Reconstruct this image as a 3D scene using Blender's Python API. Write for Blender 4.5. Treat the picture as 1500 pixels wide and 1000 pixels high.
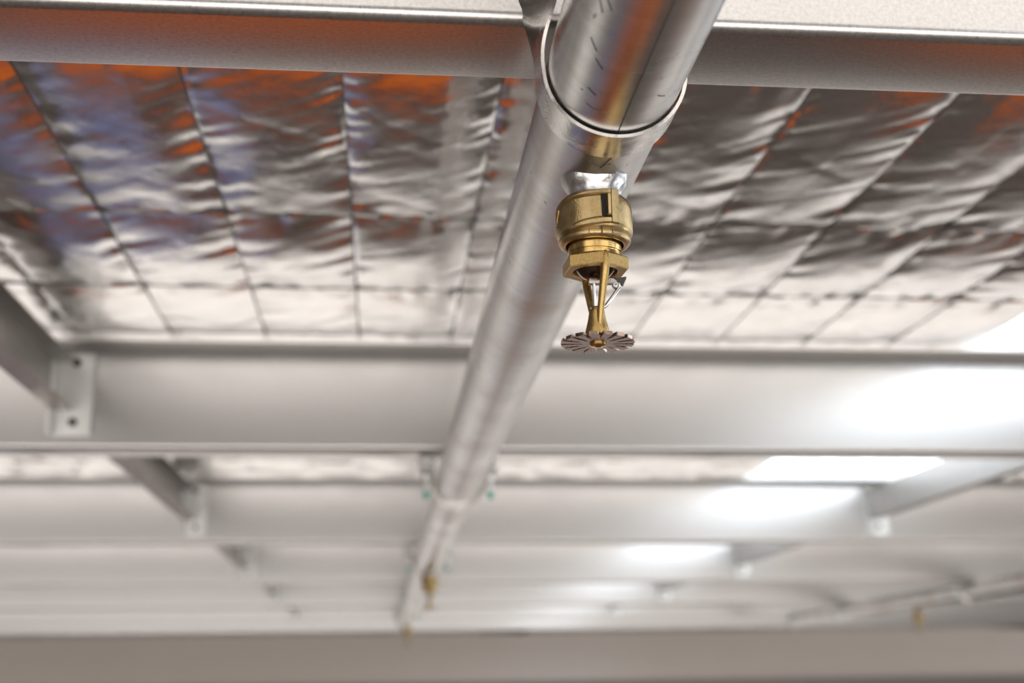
import bpy, math, random
import numpy as np
from mathutils import Vector, Matrix

random.seed(7)
rng = np.random.default_rng(7)
scene = bpy.context.scene
for o in list(bpy.data.objects):
    bpy.data.objects.remove(o)
COL = scene.collection

CZ = 6.0                     # height of the lens above the hall floor (photographer on a lift)
# ---------------------------------------------------------------- camera
YAW, PITCH, ROLL, FPX = 0.1037, 0.2653, -0.01433, 1850.0
cy, sy, cp, sp = math.cos(YAW), math.sin(YAW), math.cos(PITCH), math.sin(PITCH)
fwd = Vector((sy * cp, cy * cp, sp))
r0 = Vector((cy, -sy, 0))
u0 = r0.cross(fwd)
right = r0 * math.cos(ROLL) + u0 * math.sin(ROLL)
up = -r0 * math.sin(ROLL) + u0 * math.cos(ROLL)
cam_d = bpy.data.cameras.new('camera')
cam = bpy.data.objects.new('camera', cam_d)
COL.objects.link(cam)
cam.matrix_world = Matrix(((right.x, up.x, -fwd.x, 0), (right.y, up.y, -fwd.y, 0),
                           (right.z, up.z, -fwd.z, CZ), (0, 0, 0, 1)))
cam_d.sensor_width = 36.0
cam_d.lens = FPX / 1500.0 * 36.0
cam_d.clip_start = 0.02
cam_d.clip_end = 200
cam_d.dof.use_dof = True
cam_d.dof.focus_distance = 0.665
cam_d.dof.aperture_fstop = 6.3
scene.camera = cam

# ---------------------------------------------------------------- world, lights, exposure
world = bpy.data.worlds.new('sky')
scene.world = world
world.use_nodes = True
bg = world.node_tree.nodes['Background']
bg.inputs[0].default_value = (0.80, 0.88, 1.0, 1)
bg.inputs[1].default_value = 0.8
SKYLIGHT_STRENGTH = 3.0
FAR_WINDOW_STRENGTH = 0.78


def area_light(name, loc, size, size_y, direction, power, color):
    l = bpy.data.lights.new(name, 'AREA')
    l.shape = 'RECTANGLE'
    l.size, l.size_y = size, size_y
    l.energy = power
    l.color = color
    ob = bpy.data.objects.new(name, l)
    COL.objects.link(ob)
    ob.location = loc
    ob.rotation_euler = Vector(direction).to_track_quat('-Z', 'Z').to_euler()
    return ob


# unseen fill lights added behind the lens and to the right to brighten the steel
area_light('loading_door_daylight', (0, -5.7, 2.6), 16.0, 4.8, (0, 1, 0.12), 420, (1.0, 0.90, 0.80))
area_light('side_door_daylight', (11.7, 4.0, 2.4), 9.0, 4.4, (-1, 0, 0.1), 330, (0.95, 0.97, 1.0))

vs = scene.view_settings
vs.view_transform = 'Standard'
vs.look = 'None'
vs.exposure = 0.16
vs.gamma = 1.0
vs.use_curve_mapping = False
scene.cycles.use_denoising = True
scene.cycles.max_bounces = 8
scene.cycles.glossy_bounces = 6
scene.cycles.diffuse_bounces = 4
scene.cycles.caustics_reflective = True
scene.cycles.blur_glossy = 0.6
scene.cycles.sample_clamp_indirect = 6.0


# ---------------------------------------------------------------- material helpers
def lin(c):
    return tuple((x / 12.92 if x <= 0.04045 else ((x + 0.055) / 1.055) ** 2.4) for x in c)


class Mat:
    def __init__(self, name, base, rough, metal=0.0, **kw):
        self.m = bpy.data.materials.new(name)
        self.m.use_nodes = True
        self.nt = self.m.node_tree
        self.b = self.nt.nodes['Principled BSDF']
        self.b.inputs['Base Color'].default_value = (*base, 1)
        self.b.inputs['Roughness'].default_value = rough
        self.b.inputs['Metallic'].default_value = metal
        for k, v in kw.items():
            self.b.inputs[k.replace('_', ' ')].default_value = v
        self._co = None

    def node(self, t, **kw):
        n = self.nt.nodes.new(t)
        for k, v in kw.items():
            setattr(n, k, v)
        return n

    def link(self, a, b):
        self.nt.links.new(a, b)

    def coord(self, scale=(1, 1, 1), rot=(0, 0, 0)):
        if self._co is None:
            self._co = self.node('ShaderNodeTexCoord')
        mp = self.node('ShaderNodeMapping')
        mp.inputs['Scale'].default_value = scale
        mp.inputs['Rotation'].default_value = rot
        self.link(self._co.outputs['Object'], mp.inputs['Vector'])
        return mp.outputs['Vector']

    def noise(self, scale, detail=3, rough=0.6, vscale=(1, 1, 1), dist=0.0):
        n = self.node('ShaderNodeTexNoise')
        n.inputs['Scale'].default_value = scale
        n.inputs['Detail'].default_value = detail
        n.inputs['Roughness'].default_value = rough
        n.inputs['Distortion'].default_value = dist
        self.link(self.coord(vscale), n.inputs['Vector'])
        return n.outputs['Fac']

    def ramp(self, src, stops):
        r = self.node('ShaderNodeValToRGB')
        els = r.color_ramp.elements
        while len(els) < len(stops):
            els.new(0.5)
        for e, (p, c) in zip(els, stops):
            e.position = p
            e.color = (*c, 1) if len(c) == 3 else c
        self.link(src, r.inputs['Fac'])
        return r.outputs['Color']

    def mix(self, fac, a, b, blend='MIX'):
        n = self.node('ShaderNodeMix', data_type='RGBA', blend_type=blend)
        if isinstance(fac, (int, float)):
            n.inputs[0].default_value = fac
        else:
            self.link(fac, n.inputs[0])
        for i, v in ((6, a), (7, b)):
            if isinstance(v, tuple):
                n.inputs[i].default_value = (*v, 1)
            else:
                self.link(v, n.inputs[i])
        return n.outputs[2]

    def color(self, src):
        self.link(src, self.b.inputs['Base Color'])

    def rough(self, src, lo, hi):
        n = self.node('ShaderNodeMapRange')
        n.inputs['From Min'].default_value = 0.3
        n.inputs['From Max'].default_value = 0.7
        n.inputs['To Min'].default_value = lo
        n.inputs['To Max'].default_value = hi
        self.link(src, n.inputs['Value'])
        self.link(n.outputs[0], self.b.inputs['Roughness'])

    def bump(self, src, strength, distance):
        n = self.node('ShaderNodeBump')
        n.inputs['Strength'].default_value = strength
        n.inputs['Distance'].default_value = distance
        self.link(src, n.inputs['Height'])
        self.link(n.outputs[0], self.b.inputs['Normal'])


M = {}
# galvanised purlin sheet: fine spangle and speckle
m = Mat('galvanised_sheet', (0.66, 0.65, 0.635), 0.36, 1.0)
f = m.noise(420, 3, 0.7)
g = m.noise(28, 3, 0.6)
m.color(m.mix(m.ramp(f, [(0.36, (0, 0, 0)), (0.62, (1, 1, 1))]), (0.51, 0.495, 0.475), (0.62, 0.605, 0.59)))
m.rough(f, 0.27, 0.32)
m.bump(f, 0.12, 0.0004)
M['galv'] = m.m
# galvanised pipe: slightly worn, streaks round it, brown rubs
m = Mat('galvanised_pipe', (0.62, 0.60, 0.58), 0.3, 1.0)
streak = m.noise(60, 4, 0.65, (0.25, 1.6, 0.25), 0.6)
rub = m.noise(9, 4, 0.6, (1, 1.2, 1))
speck = m.noise(170, 2, 0.6, (1, 0.35, 1), 1.2)
c1 = m.mix(m.ramp(streak, [(0.35, (0, 0, 0)), (0.7, (1, 1, 1))]), (0.55, 0.535, 0.52), (0.64, 0.625, 0.61))
c2 = m.mix(m.ramp(rub, [(0.52, (0, 0, 0)), (0.72, (0.55, 0.55, 0.55))]), c1, (0.46, 0.37, 0.29))
c3 = m.mix(m.ramp(speck, [(0.70, (0, 0, 0)), (0.76, (0.7, 0.7, 0.7))]), c2, (0.12, 0.10, 0.08))
m.color(c3)
m.rough(rub, 0.26, 0.35)
M['pipe'] = m.m
m = Mat('weld_metal', (0.62, 0.61, 0.60), 0.32, 1.0)
m.bump(m.noise(160, 3, 0.6), 0.4, 0.001)
M['weld'] = m.m
m = Mat('strap_steel', (0.66, 0.64, 0.61), 0.27, 1.0)
f = m.noise(70, 4, 0.65, (1, 1, 1), 1.0)
m.color(m.mix(m.ramp(f, [(0.35, (0, 0, 0)), (0.65, (1, 1, 1))]), (0.54, 0.52, 0.49), (0.76, 0.74, 0.71)))
m.rough(f, 0.18, 0.36)
m.bump(f, 0.2, 0.001)
M['strap'] = m.m
m = Mat('zinc_bracket', (0.80, 0.80, 0.77), 0.45, 0.55)
m.rough(m.noise(120), 0.38, 0.55)
M['zinc'] = m.m
m = Mat('bridging_steel', (0.38, 0.36, 0.34), 0.42, 1.0)
m.rough(m.noise(60), 0.36, 0.5)
M['bridge'] = m.m
m = Mat('dark_bolt', (0.10, 0.09, 0.08), 0.5, 0.7)
m.rough(m.noise(200), 0.4, 0.6)
M['bolt'] = m.m
m = Mat('teal_nut', (0.10, 0.42, 0.36), 0.45, 0.3)
m.rough(m.noise(200), 0.4, 0.55)
M['teal'] = m.m
m = Mat('dark_line', (0.10, 0.085, 0.07), 0.6, 0.3)
m.rough(m.noise(300), 0.5, 0.7)
M['mark'] = m.m
m = Mat('slot_shadow_gap', (0.012, 0.010, 0.008), 0.8)
m.rough(m.noise(300), 0.7, 0.9)
M['black'] = m.m
# brass
m = Mat('cast_brass', (0.66, 0.45, 0.17), 0.34, 1.0)
f = m.noise(900, 2, 0.6)
g = m.noise(120, 3, 0.6)
m.color(m.mix(m.ramp(g, [(0.35, (0, 0, 0)), (0.65, (1, 1, 1))]), (0.45, 0.325, 0.15), (0.60, 0.455, 0.245)))
m.rough(g, 0.30, 0.42)
m.bump(f, 0.35, 0.0005)
M['cast_brass'] = m.m
m = Mat('sand_cast_brass', (0.62, 0.43, 0.18), 0.42, 1.0)
f = m.noise(700, 2, 0.6)
m.color(m.mix(m.ramp(f, [(0.35, (0, 0, 0)), (0.7, (1, 1, 1))]), (0.47, 0.315, 0.11), (0.60, 0.425, 0.185)))
m.rough(f, 0.36, 0.5)
m.bump(f, 0.25, 0.0005)
M['frame_brass'] = m.m
m = Mat('machined_brass', (0.66, 0.46, 0.18), 0.22, 1.0)
m.bump(m.noise(300, 2, 0.5, (0.1, 0.1, 6)), 0.1, 0.0003)
M['turned_brass'] = m.m
m = Mat('bronze_deflector', (0.42, 0.30, 0.25), 0.27, 1.0)
f = m.noise(260, 3, 0.6)
m.color(m.mix(m.ramp(f, [(0.35, (0, 0, 0)), (0.65, (1, 1, 1))]), (0.27, 0.165, 0.11), (0.42, 0.31, 0.27)))
m.rough(f, 0.2, 0.34)
M['bronze'] = m.m
m = Mat('dark_cap', (0.16, 0.11, 0.08), 0.12, 1.0)
m.rough(m.noise(150), 0.08, 0.18)
M['cap'] = m.m
m = Mat('spring_steel', (0.78, 0.78, 0.78), 0.12, 1.0)
m.rough(m.noise(150), 0.08, 0.2)
M['chrome'] = m.m
# foil facing
m = Mat('foil', (0.80, 0.785, 0.77), 0.17, 1.0)
f = m.noise(55, 3, 0.6, (1, 1, 1), 1.5)
m.rough(m.noise(14, 3), 0.13, 0.24)
m.bump(f, 0.12, 0.004)
M['foil'] = m.m
m = Mat('mesh_wire', (0.09, 0.085, 0.08), 0.5, 0.4)
m.rough(m.noise(300), 0.4, 0.55)
M['wire'] = m.m
# skylight sheet: translucent roof sheet lit from outside by the sky
m = Mat('skylight_sheet', (0.9, 0.92, 0.95), 0.5)
m.b.inputs['Emission Color'].default_value = (0.84, 0.92, 1.0, 1)
m.b.inputs['Emission Strength'].default_value = SKYLIGHT_STRENGTH
m.rough(m.noise(30), 0.4, 0.6)
M['skylight'] = m.m
m = Mat('far_window_sheet', (0.85, 0.83, 0.8), 0.5)
m.b.inputs['Emission Color'].default_value = (1.0, 0.95, 0.89, 1)
m.b.inputs['Emission Strength'].default_value = FAR_WINDOW_STRENGTH
m.rough(m.noise(30), 0.4, 0.6)
M['far_window'] = m.m
# setting
m = Mat('roof_sheet', (0.35, 0.35, 0.36), 0.6, 0.5)
m.rough(m.noise(8), 0.5, 0.7)
M['roof'] = m.m
m = Mat('concrete', (0.30, 0.27, 0.24), 0.55)
f = m.noise(1.5, 6, 0.6)
m.color(m.mix(f, (0.135, 0.108, 0.09), (0.18, 0.15, 0.13)))
m.rough(f, 0.45, 0.65)
M['floor'] = m.m
m = Mat('wall_cladding', (0.36, 0.33, 0.30), 0.6)
f = m.noise(0.8, 4, 0.6)
m.color(m.mix(f, (0.31, 0.275, 0.245), (0.37, 0.335, 0.305)))
M['wall'] = m.m
m = Mat('beam_paint', (0.34, 0.30, 0.26), 0.5)
f = m.noise(3, 4, 0.6)
m.color(m.mix(f, (0.60, 0.535, 0.475), (0.66, 0.60, 0.54)))
m.rough(f, 0.6, 0.75)
M['beam'] = m.m
for nm, c in (('orange_paint', (0.95, 0.21, 0.012)), ('blue_plastic', (0.42, 0.50, 0.92))):
    m = Mat(nm, c, 0.5)
    f = m.noise(6, 3)
    m.color(m.mix(f, tuple(x * 0.85 for x in c), tuple(min(1, x * 1.1) for x in c)))
    M[nm] = m.m


# ---------------------------------------------------------------- mesh helpers
class MB:
    def __init__(self):
        self.v, self.f = [], []

    def add(self, verts, faces):
        n = len(self.v)
        self.v += [tuple(p) for p in verts]
        self.f += [tuple(i + n for i in q) for q in faces]
        return self

    def box(self, x0, x1, y0, y1, z0, z1):
        v = [(x, y, z) for x in (x0, x1) for y in (y0, y1) for z in (z0, z1)]
        return self.add(v, [(0, 1, 3, 2), (4, 6, 7, 5), (0, 4, 5, 1), (2, 3, 7, 6), (0, 2, 6, 4), (1, 5, 7, 3)])

    def bbox(self, x0, x1, y0, y1, z0, z1, c):
        """box with chamfered edges along its own outline in every direction (rounded look)"""
        v, f = [], []
        import itertools
        idx = {}
        for sx, sy_, sz in itertools.product((0, 1), repeat=3):
            for ax in range(3):
                p = [(x0, x1)[sx], (y0, y1)[sy_], (z0, z1)[sz]]
                s = (sx, sy_, sz)
                for k in range(3):
                    if k != ax:
                        p[k] += c if s[k] == 0 else -c
                idx[(s, ax)] = len(v)
                v.append(tuple(p))
        for ax in range(3):
            a, b = (ax + 1) % 3, (ax + 2) % 3
            for s in (0, 1):
                q = []
                for i, j in ((0, 0), (1, 0), (1, 1), (0, 1)):
                    t = [0, 0, 0]
                    t[ax], t[a], t[b] = s, i, j
                    q.append(idx[(tuple(t), ax)])
                f.append(tuple(q if s else q[::-1]))
            for i in (0, 1):
                for j in (0, 1):
                    t0, t1 = [0, 0, 0], [0, 0, 0]
                    t0[ax], t1[ax] = 0, 1
                    t0[a] = t1[a] = i
                    t0[b] = t1[b] = j
                    t0, t1 = tuple(t0), tuple(t1)
                    f.append((idx[(t0, a)], idx[(t1, a)], idx[(t1, b)], idx[(t0, b)]))
        for s in itertools.product((0, 1), repeat=3):
            f.append((idx[(s, 0)], idx[(s, 1)], idx[(s, 2)]))
        return self.add(v, f)

    def lathe(self, prof, n=48, c=(0, 0, 0), a0=0.0, a1=2 * math.pi, wob=None):
        full = abs(a1 - a0 - 2 * math.pi) < 1e-6
        k = n if full else n + 1
        v, f = [], []
        for i in range(k):
            a = a0 + (a1 - a0) * i / n
            for j, (r, z) in enumerate(prof):
                if wob:
                    r = r * wob(a, j)
                v.append((c[0] + r * math.cos(a), c[1] + r * math.sin(a), c[2] + z))
        L = len(prof)
        for i in range(n):
            i2 = (i + 1) % k
            for j in range(L - 1):
                f.append((i * L + j, i2 * L + j, i2 * L + j + 1, i * L + j + 1))
        return self.add(v, f)

    def tube(self, pts, rad, n=12, cap=True, flat=1.0):
        pts = [Vector(p) for p in pts]
        v, f = [], []
        prev = None
        for i, p in enumerate(pts):
            t = (pts[min(i + 1, len(pts) - 1)] - pts[max(i - 1, 0)]).normalized()
            if prev is None:
                ref = Vector((0, 0, 1)) if abs(t.z) < 0.9 else Vector((1, 0, 0))
                s = t.cross(ref).normalized()
            else:
                s = (prev - t * prev.dot(t)).normalized()
            prev = s
            w = t.cross(s)
            r = rad[i] if isinstance(rad, (list, tuple)) else rad
            for k in range(n):
                a = 2 * math.pi * k / n
                v.append(p + s * (r * math.cos(a)) + w * (r * flat * math.sin(a)))
        for i in range(len(pts) - 1):
            for k in range(n):
                k2 = (k + 1) % n
                f.append((i * n + k, i * n + k2, (i + 1) * n + k2, (i + 1) * n + k))
        if cap:
            f.append(tuple(range(n - 1, -1, -1)))
            f.append(tuple((len(pts) - 1) * n + k for k in range(n)))
        return self.add(v, f)

    def prism(self, poly, z0, z1):
        n = len(poly)
        v = [(x, y, z0) for x, y in poly] + [(x, y, z1) for x, y in poly]
        f = [tuple(range(n - 1, -1, -1)), tuple(range(n, 2 * n))]
        f += [(i, (i + 1) % n, n + (i + 1) % n, n + i) for i in range(n)]
        return self.add(v, f)

    def build(self, name, mat, parent=None, sharp=35, recalc=True):
        me = bpy.data.meshes.new(name)
        me.from_pydata(self.v, [], self.f)
        return link_mesh(name, me, mat, parent, sharp, recalc)


def link_mesh(name, me, mat, parent=None, sharp=35, recalc=True):
    if recalc:
        import bmesh
        bm = bmesh.new()
        bm.from_mesh(me)
        bmesh.ops.recalc_face_normals(bm, faces=bm.faces)
        bm.to_mesh(me)
        bm.free()
    me.polygons.foreach_set('use_smooth', [True] * len(me.polygons))
    if sharp:
        me.set_sharp_from_angle(angle=math.radians(sharp))
    me.materials.append(mat)
    o = bpy.data.objects.new(name, me)
    COL.objects.link(o)
    o.parent = parent
    return o


def empty(name, loc, rz=0.0):
    o = bpy.data.objects.new(name, None)
    COL.objects.link(o)
    o.location = loc
    o.rotation_euler = (0, 0, rz)
    o.empty_display_size = 0.02
    return o


def tag(o, label, cat=None, group=None, kind=None):
    o['label'] = label
    if cat:
        o['category'] = cat
    if group:
        o['group'] = group
    if kind:
        o['kind'] = kind
    return o


def copy_tree(o, parent=None):
    c = o.copy()
    COL.objects.link(c)
    c.parent = parent
    for ch in list(o.children):
        copy_tree(ch, c)
    return c


# ---------------------------------------------------------------- layout constants (relative to lens height)
H = 0.331                    # underside of the purlins
D = 1.235                    # purlin spacing
Y0 = 0.5835                  # web of the nearest purlin
WEB = 0.165
FL = 0.066
TOP = H + WEB
PX, PZ, PR = 0.1117, 0.2935, 0.0336   # sprinkler pipe
SKX0, SKX1 = 0.888, 1.385    # skylight strip
def Z(z): return CZ + z
def PY(n): return Y0 + n * D


# ---------------------------------------------------------------- the hall
def struct(name, mb, mat, label):
    o = mb.build(name, mat)
    tag(o, label, kind='structure')
    return o


struct('floor', MB().box(-12, 12, -6, 15, -0.2, 0), M['floor'], 'grey brown concrete floor far below the roof')
WZ0, WZ1 = 2.6, 5.7
mb = MB().box(-12, 12, 15, 15.2, 0, WZ0).box(-12, 12, 15, 15.2, WZ1, Z(0.8))
for i in range(7):
    x = -12 + 4 * i
    mb.box(max(-12, x - 0.12), min(12, x + 0.12), 15, 15.2, WZ0, WZ1)
struct('wall_front', mb, M['wall'], 'grey brown clad wall behind the far rafter')
struct('wall_left', MB().box(-12.2, -12, -6, 15, 0, Z(0.8)), M['wall'], 'grey brown clad wall on the left side')
mb = MB()
mb.box(12, 12.2, -6, -1, 0, Z(0.8)).box(12, 12.2, 9, 15, 0, Z(0.8)).box(12, 12.2, -1, 9, 4.8, Z(0.8))
struct('wall_right', mb, M['wall'], 'grey brown clad wall with a wide side doorway')
mb = MB()
mb.box(-12, -8.2, -6.2, -6, 0, Z(0.8)).box(8.2, 12, -6.2, -6, 0, Z(0.8)).box(-8.2, 8.2, -6.2, -6, 5.2, Z(0.8))
struct('wall_back', mb, M['wall'], 'grey brown clad wall with a wide loading doorway')

# roof sheet above the insulation, open over the skylight strips
STRIPS = [(-9.6, -9.1), (-4.36, -3.86), (SKX0, SKX1), (6.13, 6.63), (10.6, 11.1)]
mb = MB()
xs = [-12] + [x for st in STRIPS for x in st] + [12]
for i in range(0, len(xs), 2):
    mb.box(xs[i], xs[i + 1], -6, PY(6), Z(TOP + 0.07), Z(TOP + 0.09))
mb.box(-12, 12, PY(6), 15, Z(TOP + 0.07), Z(TOP + 0.09))
ceiling = struct('ceiling', mb, M['roof'], 'roof lined with shiny silver foil insulation between the purlins')

# ribbed translucent sheets: the skylight in the middle, outer ones added to light the hall
SLABEL = ['skylight strip farthest left over the hall, outside the picture', 'skylight strip left of the picture edge',
          'bright white translucent skylight strip running along the roof on the right',
          'skylight strip right of the picture edge', 'skylight strip farthest right over the hall, outside the picture']
for i, (xa, xb) in enumerate(STRIPS):
    prof = []
    w = (xb - xa) / 5
    for k in range(5):
        x = xa + k * w
        prof += [(x, 0.0), (x + w * 0.55, 0.0), (x + w * 0.68, 0.018), (x + w * 0.87, 0.018)]
    prof.append((xb, 0.0))
    v = []
    for y in (-6, PY(6) - 0.03):
        v += [(x, y, Z(TOP + 0.012 + z)) for x, z in prof]
        v += [(x, y, Z(TOP + 0.015 + z)) for x, z in reversed(prof)]
    n = len(prof) * 2
    fcs = [(j, (j + 1) % n, n + (j + 1) % n, n + j) for j in range(n)]
    win = MB().add(v, fcs).build('window_%d' % (i + 1), M['skylight'])
    tag(win, SLABEL[i], kind='structure')


# daylit translucent panes in the far wall, mirrored in the foil and the pipe
for i in range(6):
    x = -12 + 4 * i
    o = MB().bbox(x + 0.12, x + 3.88, 15.06, 15.10, WZ0, WZ1, 0.005).build('window_%d' % (i + 6), M['far_window'])
    tag(o, 'daylit translucent wall pane number %s from the left, mirrored in the foil' % ('one', 'two', 'three', 'four', 'five', 'six')[i], kind='structure')

# ---------------------------------------------------------------- foil insulation
_tab = rng.random((256, 256))


def vnoise(x, y):
    xi = np.floor(x).astype(int)
    yi = np.floor(y).astype(int)
    fx, fy = x - xi, y - yi
    fx = fx * fx * (3 - 2 * fx)
    fy = fy * fy * (3 - 2 * fy)
    a = _tab[xi & 255, yi & 255]
    b = _tab[(xi + 1) & 255, yi & 255]
    c = _tab[xi & 255, (yi + 1) & 255]
    d = _tab[(xi + 1) & 255, (yi + 1) & 255]
    return (a * (1 - fx) + b * fx) * (1 - fy) + (c * (1 - fx) + d * fx) * fy - 0.5


GX0, GW = -0.17, 0.1325
FOIL_TOP = TOP - 0.0065
ROWS = (0.085, 0.345, 0.702, 0.960, 1.172)     # cross wires, measured from a purlin's web


def foil_z(X, Y, n):
    """height of the foil facing: sags between the wires, crinkled next to them"""
    y = Y - PY(n)
    u = (X - GX0) / GW
    ci = np.floor(u).astype(int)
    u = u - ci
    edges = np.array((-0.03,) + ROWS[:-1] + (1.175,))
    ri = np.clip(np.searchsorted(edges, y, side='right') - 1, 0, len(edges) - 2)
    v = (y - edges[ri]) / (edges[ri + 1] - edges[ri])
    v = np.clip(v, 0, 1)
    amp = 0.0062 * (0.8 + 0.5 * _tab[(ci * 7 + n * 31) & 255, (ri * 13 + 5) & 255])
    skew = 0.12 * (_tab[(ci * 3 + n * 11) & 255, (ri * 5 + 77) & 255] - 0.5)
    uu = np.clip(u + skew * u * (1 - u) * 4, 0, 1)
    bu = 1 - np.abs(2 * uu - 1) ** 3.0
    ve = np.where(ri <= 2, 0.55, 1.15)
    bv = 1 - np.abs(2 * v ** ve - 1) ** 2.4
    amp = amp * np.where(ri <= 2, 1.0, 0.72)
    amp = amp * (1.0 if n == 0 else 2.2)
    z = -amp * (0.25 * bu + 0.25 * bv + 0.75 * bu * bv)
    du = np.minimum(u, 1 - u) * GW
    side = np.where(u < 0.5, 1.0, -1.0)
    # pleats fanning from the lengthwise wires
    ph = ci * 17.3 + n * 5.1
    pl = vnoise((y * 34 + side * du * 18 + ph), du * 8 + ph) + 0.5 * vnoise(y * 75 + side * du * 45 + ph * 2, du * 20)
    env = np.minimum(1, du / 0.004) * np.exp(-du / 0.030)
    z += (0.0042 if n == 0 else 0.008) * pl * env
    # pleats at the cross wires
    dv = np.minimum(v * (edges[ri + 1] - edges[ri]), (1 - v) * (edges[ri + 1] - edges[ri]))
    pv = vnoise(X * 60 + ri * 9 + n * 3, dv * 9)
    z += 0.0036 * pv * np.minimum(1, dv / 0.004) * np.exp(-dv / 0.035)
    # long soft creases over the panel
    a = X * 0.8 + Y * 0.6
    b = -X * 0.6 + Y * 0.8
    cr = 1 - 2 * np.abs(vnoise(a * 9 + n * 3, b * 26 + 3))
    cr2 = vnoise(X * 22 + 9, Y * 16 + n * 7)
    z += (0.0007 * cr + 0.0006 * cr2) * np.minimum(1, du / 0.02) * np.minimum(1, dv / 0.02)
    return FOIL_TOP + z


def foil_grid(x0, x1, nx, y0, y1, ny, n, name, parent):
    xs = np.linspace(x0, x1, nx + 1)
    ys = np.linspace(y0, y1, ny + 1)
    X, Y = np.meshgrid(xs, ys)
    eps = 1e-6
    Xc = np.clip(X, x0 + eps, x1 - eps)
    Yc = np.clip(Y, y0 + eps, y1 - eps)
    Zz = foil_z(Xc, Yc, n) + CZ
    co = np.stack([X, Y, Zz], -1).reshape(-1, 3)
    i = np.arange(nx * ny)
    a = (i // nx) * (nx + 1) + i % nx
    quads = np.stack([a, a + nx + 1, a + nx + 2, a + 1], -1)   # facing down
    me = bpy.data.meshes.new(name)
    me.from_pydata(co.tolist(), [], quads.tolist())
    return link_mesh(name, me, M['foil'], parent, None, False)


lip = -0.060
# bay behind the nearest purlin: every quilted panel a piece of its own
row_edges = [PY(0) + 0.004] + [PY(0) + r for r in ROWS]
for c in range(-6, 8):
    xa = GX0 + c * GW
    xb = xa + GW if c < 7 else SKX0
    for r in range(len(row_edges) - 1):
        ny = max(24, int((row_edges[r + 1] - row_edges[r]) / 0.0042))
        foil_grid(xa, xb, 32, row_edges[r], row_edges[r + 1], ny, 0, 'foil_panel', ceiling)
foil_grid(GX0 - 24 * GW, GX0 - 6 * GW, 18 * 12, PY(0) + 0.004, PY(1) + lip, 60, 0, 'foil_sheet', ceiling)
foil_grid(SKX1, GX0 + 36 * GW, 24 * 8, PY(0) + 0.004, PY(1) + lip, 60, 0, 'foil_sheet', ceiling)
for n in range(-2, 6):
    if n == 0:
        continue
    res = 16 if n in (1, 2) else 8
    xl = GX0 - 24 * GW
    foil_grid(xl, SKX0, int((SKX0 - xl) / GW * res), PY(n) + 0.004, PY(n + 1) + lip, 90 if n == 1 else 60, n, 'foil_sheet', ceiling)
    foil_grid(SKX1, GX0 + 36 * GW, 26 * res, PY(n) + 0.004, PY(n + 1) + lip, 90 if n == 1 else 60, n, 'foil_sheet', ceiling)
# plain lining outside the detailed area
XL, XR = GX0 - 24 * GW, GX0 + 36 * GW
outer = [(-12, STRIPS[0][0]), (STRIPS[0][1], STRIPS[1][0]), (STRIPS[1][1], XL), (XR, STRIPS[3][0]), (STRIPS[3][1], STRIPS[4][0]), (STRIPS[4][1], 12)]
for xa, xb in outer:
    MB().box(xa, xb, -6, 15, Z(TOP - 0.012), Z(TOP - 0.010)).build('foil_sheet', M['foil'], ceiling)
for xa, xb in ((XL, SKX0), (SKX1, XR)):
    MB().box(xa, xb, PY(6) + 0.01, 15, Z(TOP - 0.012), Z(TOP - 0.010)).build('foil_sheet', M['foil'], ceiling)
    MB().box(xa, xb, -6, PY(-2), Z(TOP - 0.012), Z(TOP - 0.010)).build('foil_sheet', M['foil'], ceiling)

# safety mesh pressed into the foil, one wire per crease
wm = empty('safety_mesh', (0, PY(0), Z(FOIL_TOP)))
tag(wm, 'thin dark wire mesh pressed into the foil behind the nearest purlin', 'wire mesh')
lw = MB().tube([(0, 0.005, 0), (0, 1.172, 0)], 0.0014, 6).build('wire', M['wire'], wm)
first = True
for c in range(-6, 8):
    o = lw if first else lw.copy()
    if not first:
        COL.objects.link(o)
    first = False
    o.location = (GX0 + c * GW, 0, -0.0008)
cw = MB().tube([(GX0 - 6 * GW, 0, 0), (SKX0, 0, 0)], 0.0013, 6).build('wire', M['wire'], wm)
for i, r in enumerate(ROWS[:-1]):
    o = cw if i == 0 else cw.copy()
    if i:
        COL.objects.link(o)
    o.location = (0, r, -0.0012)


# ---------------------------------------------------------------- purlins (Z sections)
def z_profile():
    t, R = 0.0022, 0.0065
    pts = []       # outer line from bottom lip end to top lip end, (y, z) with web front at y = 0

    def arc(cy_, cz_, a0, a1, r, k=6):
        return [(cy_ + r * math.cos(math.radians(a0 + (a1 - a0) * i / k)),
                 cz_ + r * math.sin(math.radians(a0 + (a1 - a0) * i / k))) for i in range(k + 1)]
    B = H
    out = [(FL, B + 0.016)]
    out += arc(FL - 0.004, B + 0.004, 0, -90, 0.004, 4)
    out += arc(R, B + R, 270, 180, R, 6)
    inn = [(FL - t, B + 0.016)] + arc(FL - 0.004, B + 0.004, 0, -90, 0.004 - t, 4) + arc(R, B + R, 270, 180, R - t, 6)
    # top flange reaches towards the lens (negative y), lip hanging down
    T = TOP
    out += [(0, T - R - t)] + arc(-R + t, T - R, 0, 90, R - t, 6)[0:]
    out += arc(lip + 0.004, T - 0.004, 90, 180, 0.004 - t, 4)[0:]
    out += [(lip + t, T - 0.020)]
    inn += [(t, T - R - t)] + arc(-R + t, T - R, 0, 90, R, 6)
    inn += arc(lip + 0.004, T - 0.004, 90, 180, 0.004, 4)
    inn += [(lip, T - 0.020)]
    return out, inn


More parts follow.
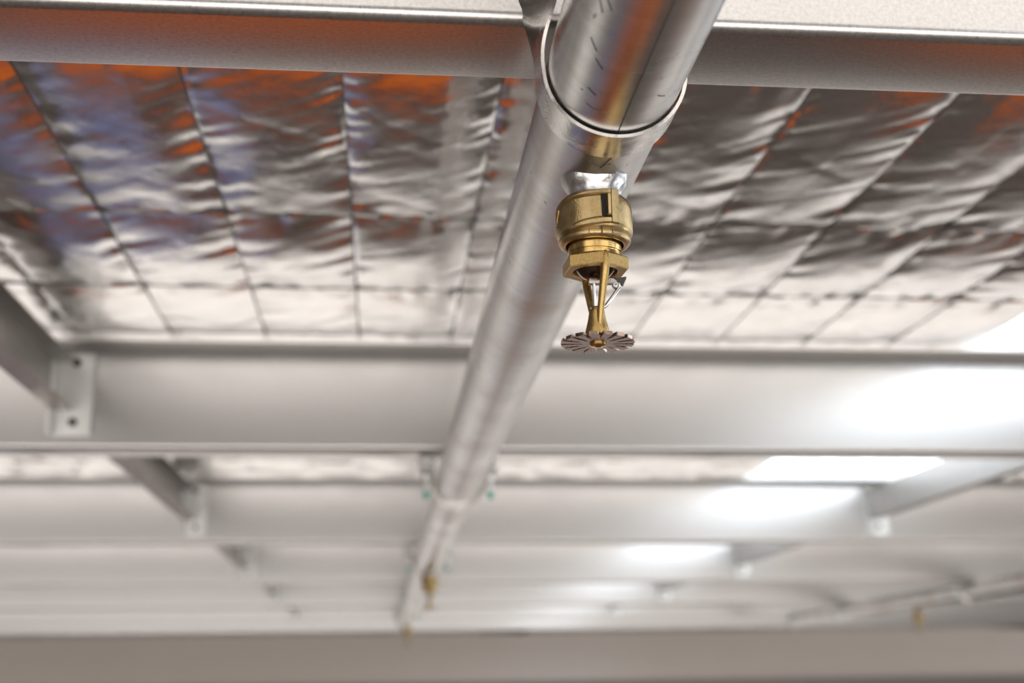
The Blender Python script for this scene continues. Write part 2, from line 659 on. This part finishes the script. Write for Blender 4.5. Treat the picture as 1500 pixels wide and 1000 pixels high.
ZO, ZI = z_profile()
PLABEL = {
    -1: 'steel purlin over the photographer, mirrored in the foil',
    0: 'nearest steel purlin, its brown reflecting flange crossing the top of the picture',
    1: 'wide pale steel purlin just behind the brass sprinkler, clamp under its flange',
    2: 'steel purlin second behind the brass sprinkler, framed by the short strip of foil',
    3: 'steel purlin third behind the brass sprinkler',
    4: 'steel purlin fourth behind the brass sprinkler',
    5: 'steel purlin fifth behind the brass sprinkler',
    6: 'farthest steel purlin resting just in front of the brown rafter',
}
base_me = None
for n in range(-1, 7):
    if base_me is None:
        ring = ZO + ZI[::-1]
        k = len(ring)
        xs = [-11.9, 11.9]
        v = [(x, y, z) for x in xs for y, z in ring]
        L = len(ZO)
        fcs = [(i, (i + 1) % k, k + (i + 1) % k, k + i) for i in range(k)]
        for s in (0, 1):
            for i in range(L - 1):
                fcs.append((s * k + i, s * k + i + 1, s * k + k - 2 - i, s * k + k - 1 - i))
        o = MB().add(v, fcs).build('purlin', M['galv'], sharp=30)
        base_me = o.data
    else:
        o = bpy.data.objects.new('purlin', base_me)
        COL.objects.link(o)
    o.location = (0, PY(n), CZ)
    tag(o, PLABEL[n], 'purlin', 'zinc coated purlins carrying the roof')

# ---------------------------------------------------------------- bridging channels and cleats between purlins


def make_bridging():
    root = empty('bridging_channel', (0, 0, 0))
    mb = MB()
    zc, hh = 0.420, 0.036
    y0, y1 = 0.012, D - 0.012
    # channel, open to the right
    prof = [(0, zc - hh), (0.030, zc - hh), (0.030, zc - hh + 0.0025), (0.0025, zc - hh + 0.0025),
            (0.0025, zc + hh - 0.0025), (0.030, zc + hh - 0.0025), (0.030, zc + hh), (0, zc + hh)]
    k = len(prof)
    v = [(x, y, z) for y in (y0, y1) for x, z in prof]
    fcs = [(i, (i + 1) % k, k + (i + 1) % k, k + i) for i in range(k)]
    fcs += [(0, 1, 2, 3), (0, 3, 4, 7), (4, 5, 6, 7), (8, 11, 10, 9), (8, 15, 12, 11), (12, 15, 14, 13)]
    mb.add(v, fcs).build('channel', M['bridge'], root)
    cl = MB()
    yw = D
    cl.bbox(0.004, 0.056, yw - 0.0045, yw - 0.0015, 0.348, 0.470, 0.0008)
    cl.bbox(0.000, 0.0035, yw - 0.034, yw - 0.0015, 0.348, 0.470, 0.0008)
    cl.bbox(0.052, 0.056, yw - 0.010, yw - 0.0015, 0.350, 0.468, 0.0008)
    c = cl.build('cleat', M['zinc'], root)
    for zz in (0.455, 0.368):
        MB().lathe([(0, -0.007), (0.0058, -0.007), (0.0064, -0.006), (0.0064, 0.0)], 6).build('bolt', M['bolt'], c)
        b = COL.objects[-1] if False else c.children[-1]
        b.rotation_euler = (math.radians(-90), 0, 0)
        b.location = (0.030, yw - 0.0045, zz)
    return root


br = make_bridging()
BLAB = {
    (-0.470, 0): 'grey bridging channel cut off by the left edge, ending in a white bolted cleat',
    (-0.470, 1): 'second grey bridging channel on the left, under the strip of foil',
    (-0.470, 2): 'third bridging channel on the left, small white cleat',
    (-0.470, 3): 'fourth bridging channel on the left, blurred small cleat',
    (-0.470, 4): 'fifth bridging channel on the left, close to the far rafter',
    (1.200, 1): 'blue grey bridging channel crossing below the skylight on the right',
    (1.200, 2): 'short blue grey bridging channel right of centre, behind the skylit purlin',
    (1.200, 3): 'blurred bridging channel right of the pipe, fourth bay under the skylight',
    (1.200, 4): 'farthest bridging channel under the skylight near the rafter',
}
first = True
for (x, n), lab in BLAB.items():
    o = br if first else copy_tree(br)
    first = False
    o.location = (x, PY(n), CZ)
    tag(o, lab, 'bridging', 'bridging channels between the purlins')

# ---------------------------------------------------------------- far rafter
yb, zb0, zb1 = 8.56, 0.020, H - 0.004
mb = MB()
mb.bbox(-11.9, 11.9, yb, yb + 0.20, Z(zb0), Z(zb0 + 0.014), 0.002)
mb.bbox(-11.9, 11.9, yb, yb + 0.20, Z(zb1 - 0.014), Z(zb1), 0.002)
mb.box(-11.9, 11.9, yb + 0.010, yb + 0.018, Z(zb0 + 0.012), Z(zb1 - 0.012))
o = mb.build('rafter_beam', M['beam'])
tag(o, 'deep brown grey painted steel rafter across the bottom of the picture', 'beam')

# ---------------------------------------------------------------- sprinkler pipes
def cyl_y(mb, x, z, r, ya, yb_, n=96, rings=2):
    v, f = [], []
    for i in range(rings):
        y = ya + (yb_ - ya) * i / (rings - 1)
        for k in range(n):
            a = 2 * math.pi * k / n
            v.append((x + r * math.sin(a), y, z - r * math.cos(a)))
    for i in range(rings - 1):
        for k in range(n):
            f.append((i * n + k, i * n + (k + 1) % n, (i + 1) * n + (k + 1) % n, (i + 1) * n + k))
    f.append(tuple(range(n)))
    f.append(tuple((rings - 1) * n + k for k in range(n)))
    return mb.add(v, f)


SPR = (0.630, 3.00, 5.62)
PEND = 6.30


def weld_collar(parent, x, y):
    mb = MB()
    prof = [(0.0185, 0.0060), (0.0176, 0.0015), (0.0166, -0.0010), (0.0152, -0.0028), (0.0138, -0.0055), (0.0130, -0.0100), (0.0125, -0.016)]
    mb.lathe(prof, 60, (0, 0, 0), wob=lambda a, j: 1 + (0.035 if 0 < j < 5 else 0.0) * math.sin(5 * a + j * 0.8) * (0.5 + 0.5 * math.sin(2 * a)) + (0.012 if 0 < j < 5 else 0) * math.sin(13 * a + j))
    o = mb.build('welded_outlet', M['weld'], parent, 60)
    o.location = (x, y, -PR)
    return o


pipe = empty('sprinkler_pipe', (PX, 0, Z(PZ)))
tag(pipe, 'galvanised sprinkler pipe running diagonally through the centre of the picture', 'pipe')
cyl_y(MB(), 0, 0, PR, -1.6, PEND, 128, 24).build('pipe_tube', M['pipe'], pipe, 50)
cyl_y(cyl_y(MB(), 0, 0, PR + 0.005, PEND - 0.03, PEND + 0.012, 48), 0, 0, PR * 0.7, PEND + 0.010, PEND + 0.022, 48).build('end_cap', M['zinc'], pipe)
for y in SPR:
    weld_collar(pipe, 0, y)
# lengthwise mill seam in front of the strap
v, f = [], []
for i, y in enumerate((-1.6, 0.5605)):
    for a in (-1.2, 1.2):
        aa = math.radians(a + 1.0)
        for r in (PR - 0.0005, PR + 0.00025):
            v.append((r * math.sin(aa) * 1.0, y, -r * math.cos(aa)))
f = [(0, 1, 5, 4), (2, 6, 7, 3), (1, 3, 7, 5), (0, 4, 6, 2), (0, 2, 3, 1), (4, 5, 7, 6)]
v = [(x * (0.35 if True else 1) , y, z) for x, y, z in v]
MB().add(v, f).build('mill_seam', M['mark'], pipe, None)


def pipe_mark(pts, w=0.0006):
    """a scribed stroke lying on the underside of the pipe: pts (angle degrees, y)"""
    q = []
    for a, y in pts:
        aa = math.radians(a)
        q.append((math.sin(aa) * (PR + 0.0001), y, -math.cos(aa) * (PR + 0.0001)))
    return MB().tube(q, w * 0.5, 6).build('scribed_mark', M['mark'], pipe, None)


pipe_mark([(-14, 0.5985), (-8, 0.6015), (-2, 0.6030), (6, 0.6000)])
pipe_mark([(5, 0.5900), (2, 0.5970), (-2, 0.6050)])
for a, y, l in ((-52, 0.455, 0.010), (-46, 0.452, 0.007), (-47, 0.488, 0.006), (-38, 0.500, 0.005), (-36, 0.527, 0.003), (22, 0.525, 0.004)):
    pipe_mark([(a, y), (a + 3, y + l * 0.4), (a + 8.0, y + l)], 0.0005)
pipe_mark([(-33, 0.541), (-26, 0.5425), (-20, 0.5415)], 0.0005)

# second branch pipe on the right
RX = 2.06
pipe_r = empty('sprinkler_pipe', (RX, 0, Z(PZ)))
tag(pipe_r, 'blurred sprinkler pipe entering from the right edge below the far purlins', 'pipe')
cyl_y(MB(), 0, 0, PR, -1.6, PEND, 64, 6).build('pipe_tube', M['pipe'], pipe_r, 50)
cyl_y(MB(), 0, 0, PR + 0.005, PEND - 0.03, PEND + 0.012, 48).build('end_cap', M['zinc'], pipe_r)
weld_collar(pipe_r, 0, 4.80)

# ---------------------------------------------------------------- strap hanger at the nearest purlin


def make_strap():
    root = empty('strap_hanger', (PX, 0.573, Z(PZ)))
    tag(root, 'bent steel strap hanger looped under the pipe at the nearest purlin', 'strap')
    W, T = 0.0245, 0.0017
    R = PR + 0.0012
    st = []          # centre, width direction, outward normal
    for i in range(25):            # left leg from the web down to the pipe, twisting a quarter turn
        s = i / 24
        z = 0.125 * (1 - s) + 0.004 * s
        tw = max(0.0, min(1.0, (z - 0.006) / 0.075))
        tw = tw * tw * (3 - 2 * tw)
        a = math.radians(82 * tw)
        wd = Vector((-math.sin(a), math.cos(a), 0))
        nn = Vector((-math.cos(a), -math.sin(a), 0))
        st.append((Vector((-R - 0.0005 + 0.004 * tw - 0.006 * tw * tw, 0.0075 * tw, z)), wd, nn))
    for i in range(1, 49):
        a = math.pi + math.pi * i / 49
        st.append((Vector((R * math.cos(a), 0, R * math.sin(a))), Vector((0, 1, 0)), Vector((math.cos(a), 0, math.sin(a)))))
    for i in range(25):
        s = i / 24
        z = 0.004 * (1 - s) + 0.125 * s
        tw = max(0.0, min(1.0, (z - 0.006) / 0.075))
        tw = tw * tw * (3 - 2 * tw)
        a = math.radians(82 * tw)
        st.append((Vector((R + 0.0005, 0.0075 * tw, z)), Vector((math.sin(a), math.cos(a), 0)), Vector((math.cos(a), -math.sin(a), 0))))
    v, f = [], []
    for c, w, nn in st:
        v += [c - w * W / 2, c + w * W / 2, c + w * W / 2 + nn * T, c - w * W / 2 + nn * T]
    for i in range(len(st) - 1):
        for k in range(4):
            k2 = (k + 1) % 4
            f.append((4 * i + k, 4 * i + k2, 4 * i + 4 + k2, 4 * i + 4 + k))
    f += [(0, 1, 2, 3), (4 * len(st) - 4, 4 * len(st) - 1, 4 * len(st) - 2, 4 * len(st) - 3)]
    MB().add(v, f).build('strap_band', M['strap'], root, 40)
    for x in (-R - 0.003, R + 0.001):
        b = MB().lathe([(0, -0.006), (0.006, -0.006), (0.0066, -0.005), (0.0066, 0.004)], 6).build('bolt', M['zinc'], root)
        b.rotation_euler = (math.radians(-90), 0, 0)
        b.location = (x, 0.0035, 0.105)


make_strap()

# ---------------------------------------------------------------- pipe clamps under the farther purlins


def make_clamp():
    root = empty('pipe_clamp', (0, 0, 0))
    R = PR
    v, f = [], []
    W = 0.026
    n = 40
    for i in range(n + 1):
        a = math.pi * (1.0 + i / n) if True else 0
        for r in (R + 0.0002, R + 0.0075):
            for y in (-W / 2, W / 2):
                v.append((r * math.cos(a), y, r * math.sin(a)))
    for i in range(n):
        b = 4 * i
        f += [(b, b + 1, b + 5, b + 4), (b + 2, b + 6, b + 7, b + 3), (b, b + 4, b + 6, b + 2), (b + 1, b + 3, b + 7, b + 5)]
    f += [(0, 2, 3, 1), (4 * n, 4 * n + 1, 4 * n + 3, 4 * n + 2)]
    mb = MB().add(v, f)
    for s in (-1, 1):
        xa, xb = sorted((s * (R + 0.0005), s * (R + 0.0045)))
        mb.bbox(xa, xb, -W / 2, W / 2, -0.001, 0.016, 0.0008)
        xa, xb = sorted((s * (R + 0.001), s * (R + 0.026)))
        mb.bbox(xa, xb, -W / 2, W / 2, 0.012, 0.016, 0.0008)
    mb.build('clamp_band', M['strap'], root, 35)
    for s in (-1, 1):
        x = s * (R + 0.014)
        cl = MB()
        cl.bbox(x - 0.011, x + 0.011, -0.012, 0.012, 0.0185, 0.0355, 0.002)
        cl.bbox(x - 0.009, x + 0.009, -0.030, -0.012, 0.024, 0.034, 0.002)
        cl.build('jaw', M['zinc'], root)
        MB().tube([(x, 0, -0.016), (x, 0, 0.030)], 0.0042, 12).build('rod', M['zinc'], root)
        MB().lathe([(0, -0.001), (0.0075, -0.001), (0.0082, 0), (0.0082, 0.006), (0.0075, 0.007), (0, 0.007)], 6, (x, 0, 0.0045)).build('nut', M['zinc'], root)
        MB().lathe([(0, 0), (0.0040, 0), (0.0048, 0.001), (0.0048, 0.010), (0, 0.010)], 12, (x, 0, -0.025)).build('rod_tip', M['teal'], root)
    return root


CLAB = {
    (PX, 1): 'pipe clamp with zinc jaws and teal bolt tips under the wide pale purlin',
    (PX, 2): 'pipe clamp on the central pipe just before the second brass sprinkler',
    (PX, 3): 'blurred pipe clamp on the central pipe after the second brass sprinkler',
    (PX, 4): 'farthest pipe clamp on the central pipe near its capped end',
    (RX, 3): 'dark blurred pipe clamp on the right pipe near the right edge',
    (RX, 4): 'pale blurred pipe clamp on the right pipe beyond its sprinkler',
}
cl0 = make_clamp()
first = True
for (x, n), lab in CLAB.items():
    o = cl0 if first else copy_tree(cl0)
    first = False
    o.location = (x, PY(n) + 0.056, Z(PZ))
    tag(o, lab, 'pipe clamp', 'pipe clamps under the purlins')

# ---------------------------------------------------------------- fire sprinkler (millimetres, local: -y faces the lens)
mmv = 0.001


def mm(prof):
    return [(r * mmv, z * mmv) for r, z in prof]


def azp(az, r, z):
    a = math.radians(az)
    return (r * mmv * math.sin(a), -r * mmv * math.cos(a), z * mmv)


def patch(mb, az0, az1, r_in, r_out, zlo, zhi, n=16, ch=0.35):
    """a raised curved pad on a cylinder, with a chamfered rim; zlo / zhi are functions of 0..1"""
    v, f = [], []
    for i in range(n + 1):
        s = i / n
        az = az0 + (az1 - az0) * s
        lo, hi = zlo(s), zhi(s)
        ins = math.degrees(ch / r_out)
        az_o = min(max(az, az0 + ins), az1 - ins)
        c = min(ch, (hi - lo) * 0.3)
        v += [azp(az, r_in, lo), azp(az, r_out - ch, lo), azp(az_o, r_out, lo + c), azp(az_o, r_out, hi - c), azp(az, r_out - ch, hi), azp(az, r_in, hi)]
    for i in range(n):
        for k in range(5):
            f.append((6 * i + k, 6 * i + k + 1, 6 * i + 6 + k + 1, 6 * i + 6 + k))
    f.append((0, 1, 2, 3, 4, 5))
    f.append(tuple(6 * n + k for k in (5, 4, 3, 2, 1, 0)))
    return mb.add(v, f)


def make_sprinkler():
    root = empty('fire_sprinkler', (0, 0, 0))
    # --- coupling
    prof = [(12.6, -7.5), (16.0, -8.2), (18.6, -10.8), (20.1, -13.4), (20.6, -16), (20.7, -18), (20.7, -27.2), (20.4, -28.9), (19.7, -29.9), (18.9, -30.5),
            (18.4, -31.0), (18.5, -31.3), (19.2, -31.6), (19.5, -32.2), (19.3, -33.2), (18.4, -34.3), (17.2, -34.9), (16.0, -35.1), (15.6, -34.8), (15.4, -31)]
    cpl = MB().lathe(mm(prof), 96).build('coupling', M['cast_brass'], root, 50)
    fr = MB()
    K = lambda c: (lambda s: c)
    # hook shaped locking frame: top band, end bar, bottom band
    patch(fr, -40, 26, 19.0, 22.3, lambda s: -14.2 + 1.6 * s ** 0.7, lambda s: -13.4 + 3.8 * s ** 0.8, 24, 0.5)
    patch(fr, 24.6, 38, 19.0, 22.3, K(-28.6), K(-9.6), 8, 0.5)
    patch(fr, -34, 26, 19.0, 22.3, lambda s: -31.0 + 2.4 * s, lambda s: -30.2 + 4.8 * s ** 0.55, 24, 0.5)
    fr.build('locking_frame', M['cast_brass'], cpl, 40)
    tg = MB()
    patch(tg, -33, 12.0, 19.5, 21.3, lambda s: -29.0 + 3.4 * s ** 0.6, lambda s: -14.6 + 1.2 * s ** 0.6, 20, 0.5)
    tg.build('tongue', M['cast_brass'], cpl, 40)
    lg = MB()
    patch(lg, 18.5, 25.2, 19.4, 23.0, K(-24.8), K(-12.4), 6, 0.6)
    lg.build('lug', M['cast_brass'], cpl, 40)
    sl = MB()
    patch(sl, 12.1, 25.8, 19.5, 20.82, K(-25.4), K(-12.6), 6, 0.02)
    sl.build('slot', M['black'], cpl, 40)  # black pad, the shade inside the slot put in as colour
    sp_ = MB()
    patch(sp_, 11.2, 13.2, 18.3, 19.78, K(-34.2), K(-30.2), 3, 0.05)
    sp_.build('split_line', M['bolt'], cpl, 40)
    for a in (-8, 29):
        s2 = MB()
        patch(s2, a, a + 0.9, 18.3, 19.72, K(-33.4), K(-31.6), 2, 0.05)
        s2.build('split_line', M['bolt'], cpl, 40)
    # raised foundry mark at the left side
    ym = MB()
    ym.tube([azp(-73, 20.75, -17.5), azp(-69, 20.75, -20.0)], 0.00028, 6)
    ym.tube([azp(-63, 20.75, -17.0), azp(-72, 20.75, -23.0)], 0.00028, 6)
    ym.tube([azp(-72, 20.75, -25.0), azp(-68, 20.75, -26.5)], 0.00028, 6)
    ym.build('raised_mark', M['turned_brass'], cpl, 40)
    # --- turned collar
    MB().lathe(mm([(13.6, -31), (14.3, -31.2), (14.3, -39.0), (13.7, -39.4), (13.7, -39.9), (14.5, -40.3), (14.8, -42.8), (13, -43.0)]), 72).build('collar', M['turned_brass'], root, 30)
    # --- hexagon with bore
    hx = MB()
    A0 = 14
    rings = ((0.0, -42.2, 'c'), (15.2, -42.2, 'r'), (17.8, -42.9, 'h'), (18.2, -43.4, 'h'), (18.2, -49.0, 'h'), (17.7, -49.6, 'h'), (12.4, -49.6, 'r'), (11.8, -49.0, 'r'), (11.4, -44.5, 'r'))
    n = 60
    v, f = [], []
    for i in range(n):
        az = A0 + 360 * i / n
        loc = ((az - A0) % 60) - 30
        hexr = math.cos(math.radians(30)) / math.cos(math.radians(loc))
        for r, z, t in rings[1:]:
            v.append(azp(az, r * (hexr if t == 'h' else 1), z))
    Lr = len(rings) - 1
    for i in range(n):
        for k in range(Lr - 1):
            f.append((i * Lr + k, i * Lr + k + 1, ((i + 1) % n) * Lr + k + 1, ((i + 1) % n) * Lr + k))
    hx.add(v, f)
    frame = hx.build('frame', M['frame_brass'], root, 28)
    # --- two yoke arms
    for s in (0, 180):
        mb = MB()
        path = [(16.2, -42.4, 0.9, 1.2), (16.8, -45.0, 1.7, 2.0), (16.2, -49.0, 2.1, 2.6), (14.9, -53.0, 2.1, 2.6), (12.2, -58.5, 2.0, 2.5), (9.4, -65.0, 1.8, 2.3), (6.6, -71.0, 1.7, 2.2), (4.6, -76.5, 1.4, 2.0), (3.6, -81, 1.1, 1.5)]
        v, f = [], []
        a = math.radians(A0 + 5 + s)
        er = Vector((math.sin(a), -math.cos(a), 0))
        et = Vector((math.cos(a), math.sin(a), 0))
        kk = 10
        for r, z, wt, wr in path:
            for j in range(kk):
                q = 2 * math.pi * j / kk
                cx, sx = math.cos(q), math.sin(q)
                cx = math.copysign(abs(cx) ** 0.7, cx)
                sx = math.copysign(abs(sx) ** 0.7, sx)
                v.append((er * (r + wr * cx) + et * (wt * sx)) * mmv + Vector((0, 0, z * mmv)))
        for i in range(len(path) - 1):
            for j in range(kk):
                f.append((i * kk + j, i * kk + (j + 1) % kk, (i + 1) * kk + (j + 1) % kk, (i + 1) * kk + j))
        f.append(tuple(range(kk)))
        f.append(tuple((len(path) - 1) * kk + j for j in range(kk)))
        mb.add(v, f).build('yoke_arm', M['frame_brass'], root, 60)
    # --- conical boss
    MB().lathe(mm([(0, -68.5), (3.2, -68.6), (3.9, -69.4), (4.2, -72), (4.9, -76), (5.9, -80), (6.7, -83.2), (6.5, -84.2), (4.0, -84.6), (3.4, -86.9), (0, -86.9)]), 40).build('boss', M['frame_brass'], root, 40)
    # --- toothed deflector
    mb = MB()
    N = 16
    zb, zt = -88.6 * mmv, -86.7 * mmv
    outer = []
    for i in range(N):
        a0 = 360 / N * i + 5
        deep = (8.2, 10.5)[i % 2]
        hw = 360 / N / 2
        R = 19.3
        sw = 1.15            # half slot width in mm
        s_o = math.degrees(sw / R)
        s_i = math.degrees(sw * 0.8 / deep)
        outer.append((a0 - s_i, deep))
        outer.append((a0 + s_i, deep))
        outer.append((a0 + s_o, R - 0.3))
        outer.append((a0 + s_o + 1.2, R))
        outer.append((a0 + hw, R))
        outer.append((a0 + 2 * hw - s_o - 1.2, R))
        outer.append((a0 + 2 * hw - s_o, R - 0.3))
    K2 = len(outer)
    v = []
    for zz in (zb, zt):
        for az, r in outer:
            p = azp(az, r, 0)
            lift = 0.0 if r < 14 else 0.0
            v.append((p[0], p[1], zz + lift))
    for zz in (zb, zt):
        for az, r in outer:
            p = azp(az, 3.4, 0)
            v.append((p[0], p[1], zz))
    f = []
    for i in range(K2):
        j = (i + 1) % K2
        f += [(i, j, K2 + j, K2 + i), (2 * K2 + i, i, K2 + i, 3 * K2 + i)[:0] or (2 * K2 + i, 2 * K2 + j, j, i), (3 * K2 + i, K2 + i, K2 + j, 3 * K2 + j), (2 * K2 + i, 3 * K2 + i, 3 * K2 + j, 2 * K2 + j)]
    mb.add(v, f).build('deflector', M['bronze'], root, 25)
    MB().lathe(mm([(1.5, -86.5), (1.6, -89.6), (2.0, -90.0), (3.6, -89.9), (4.3, -89.3), (4.4, -88.5), (3.2, -88.4)]), 36).build('rivet', M['turned_brass'], root, 40)
    # --- seat button, strut and lever
    MB().lathe(mm([(0, -54.0), (3, -53.8), (6.4, -52.4), (8.8, -50.4), (10.2, -48.6), (11.45, -47.6), (11.45, -44.6), (0, -44.4)]), 48).build('seat_button', M['cap'], root, 40)
    st = MB()
    st.tube([(-0.0012, -0.001, -0.0525), (-0.0010, -0.001, -0.0695)], [0.0009, 0.0007], 10)
    st.bbox(-0.0036, 0.0020, -0.0028, 0.0016, -0.0706, -0.0688, 0.0004)
    st.build('strut', M['chrome'], root, 40)
    lv = MB()
    lv.bbox(-0.0040, 0.0115, -0.0018, 0.0018, -0.0562, -0.0528, 0.0005)
    lv.tube([(0.0122, -0.0005, -0.0535), (0.0128, -0.0006, -0.0562), (0.0118, -0.0008, -0.0590), (0.0085, -0.001, -0.0635), (0.0050, -0.001, -0.0680), (0.0025, -0.001, -0.0697), (-0.001, -0.001, -0.0700)], 0.0010, 10)
    lv.tube([(0.0085, 0.0012, -0.0545), (0.0095, 0.0012, -0.0575), (0.0112, 0.0010, -0.0590)], 0.0008, 8)
    lv.build('lever', M['chrome'], root, 40)
    kp = MB()
    v = [(0.0095, -0.0022, -0.0535), (0.0162, -0.0022, -0.0528), (0.0142, -0.0022, -0.0572),
         (0.0095, 0.0018, -0.0535), (0.0162, 0.0018, -0.0528), (0.0142, 0.0018, -0.0572)]
    kp.add(v, [(0, 1, 2), (3, 5, 4), (0, 3, 4, 1), (1, 4, 5, 2), (2, 5, 3, 0)]).build('spring_clip', M['bolt'], root, 30)
    return root


ROTZ = math.radians(-10.0)
sp0 = make_sprinkler()
SLAB = [
    ((PX, SPR[0]), 'large sharp brass fire sprinkler hanging below the pipe in front'),
    ((PX, SPR[1]), 'blurred brass fire sprinkler on the central pipe near the bottom'),
    ((PX, SPR[2]), 'tiny brass fire sprinkler at the capped far end of the central pipe'),
    ((RX, 4.80), 'tiny brass fire sprinkler under the blurred right hand pipe'),
]
first = True
for (x, y), lab in SLAB:
    o = sp0 if first else copy_tree(sp0)
    first = False
    o.location = (x - 0.001, y, Z(PZ - PR))
    o.rotation_euler = (0, 0, ROTZ)
    tag(o, lab, 'sprinkler', 'brass fire sprinklers')

# ---------------------------------------------------------------- goods on the hall floor, seen mirrored in foil and flange


def bin_mesh(w, d, h):
    """bulk bin: ribbed tapering sides, rim, two skid feet"""
    mb = MB()
    mb.bbox(-w / 2 + 0.02, w / 2 - 0.02, -d / 2 + 0.02, d / 2 - 0.02, 0.12, h, 0.012)
    for i in range(7):
        x = -w / 2 + 0.08 + (w - 0.16) * i / 6
        mb.box(x - 0.02, x + 0.02, -d / 2, d / 2, 0.14, h - 0.08)
    mb.bbox(-w / 2, w / 2, -d / 2, d / 2, h - 0.07, h, 0.01)
    for sx in (-1, 1):
        mb.bbox(sx * w * 0.38 - 0.08, sx * w * 0.38 + 0.08, -d / 2 + 0.01, d / 2 - 0.01, 0, 0.13, 0.01)
    return mb


def bins(mat, spots, w, d, h, color, group):
    src = None
    for (x, y, lev), lab in spots:
        if src is None:
            o = src = bin_mesh(w, d, h).build('bulk_bin', mat)
        else:
            o = src.copy()
            COL.objects.link(o)
        o.location = (x, y, lev * h)
        tag(o, lab, 'bin', group)


cols = ['farthest left', 'second from the left', 'third from the left', 'standing alone on the right']
bins(M['orange_paint'], [(((-1.85, -0.88, 0.09, 3.9)[i], 6.6, l), 'orange bulk bin %s, %s of its stack, mirrored in the foil' % (cols[i], ('bottom', 'top')[l]))
                         for i in range(4) for l in (0, 1)], 0.94, 0.9, 1.41, 'orange', 'orange bulk bins below the roof')
bins(M['wall'], [((-3.3 + 1.2 * i, 10.2, l), 'grey bulk bin, %s of the %s tall stack, mirrored in the foil' % (('bottom', 'middle')[l], ('left', 'right')[i]))
                 for i in (0, 1) for l in (0, 1)], 1.1, 1.0, 1.15, 'grey', 'grey bulk bins below the roof')
bins(M['blue_plastic'], [((-3.3 + 1.2 * i, 10.2, 2), 'blue bulk bin on top of the %s tall stack, mirrored in the foil' % ('left', 'right')[i])
                         for i in (0, 1)], 1.1, 1.0, 1.15, 'blue', 'blue bulk bins below the roof')
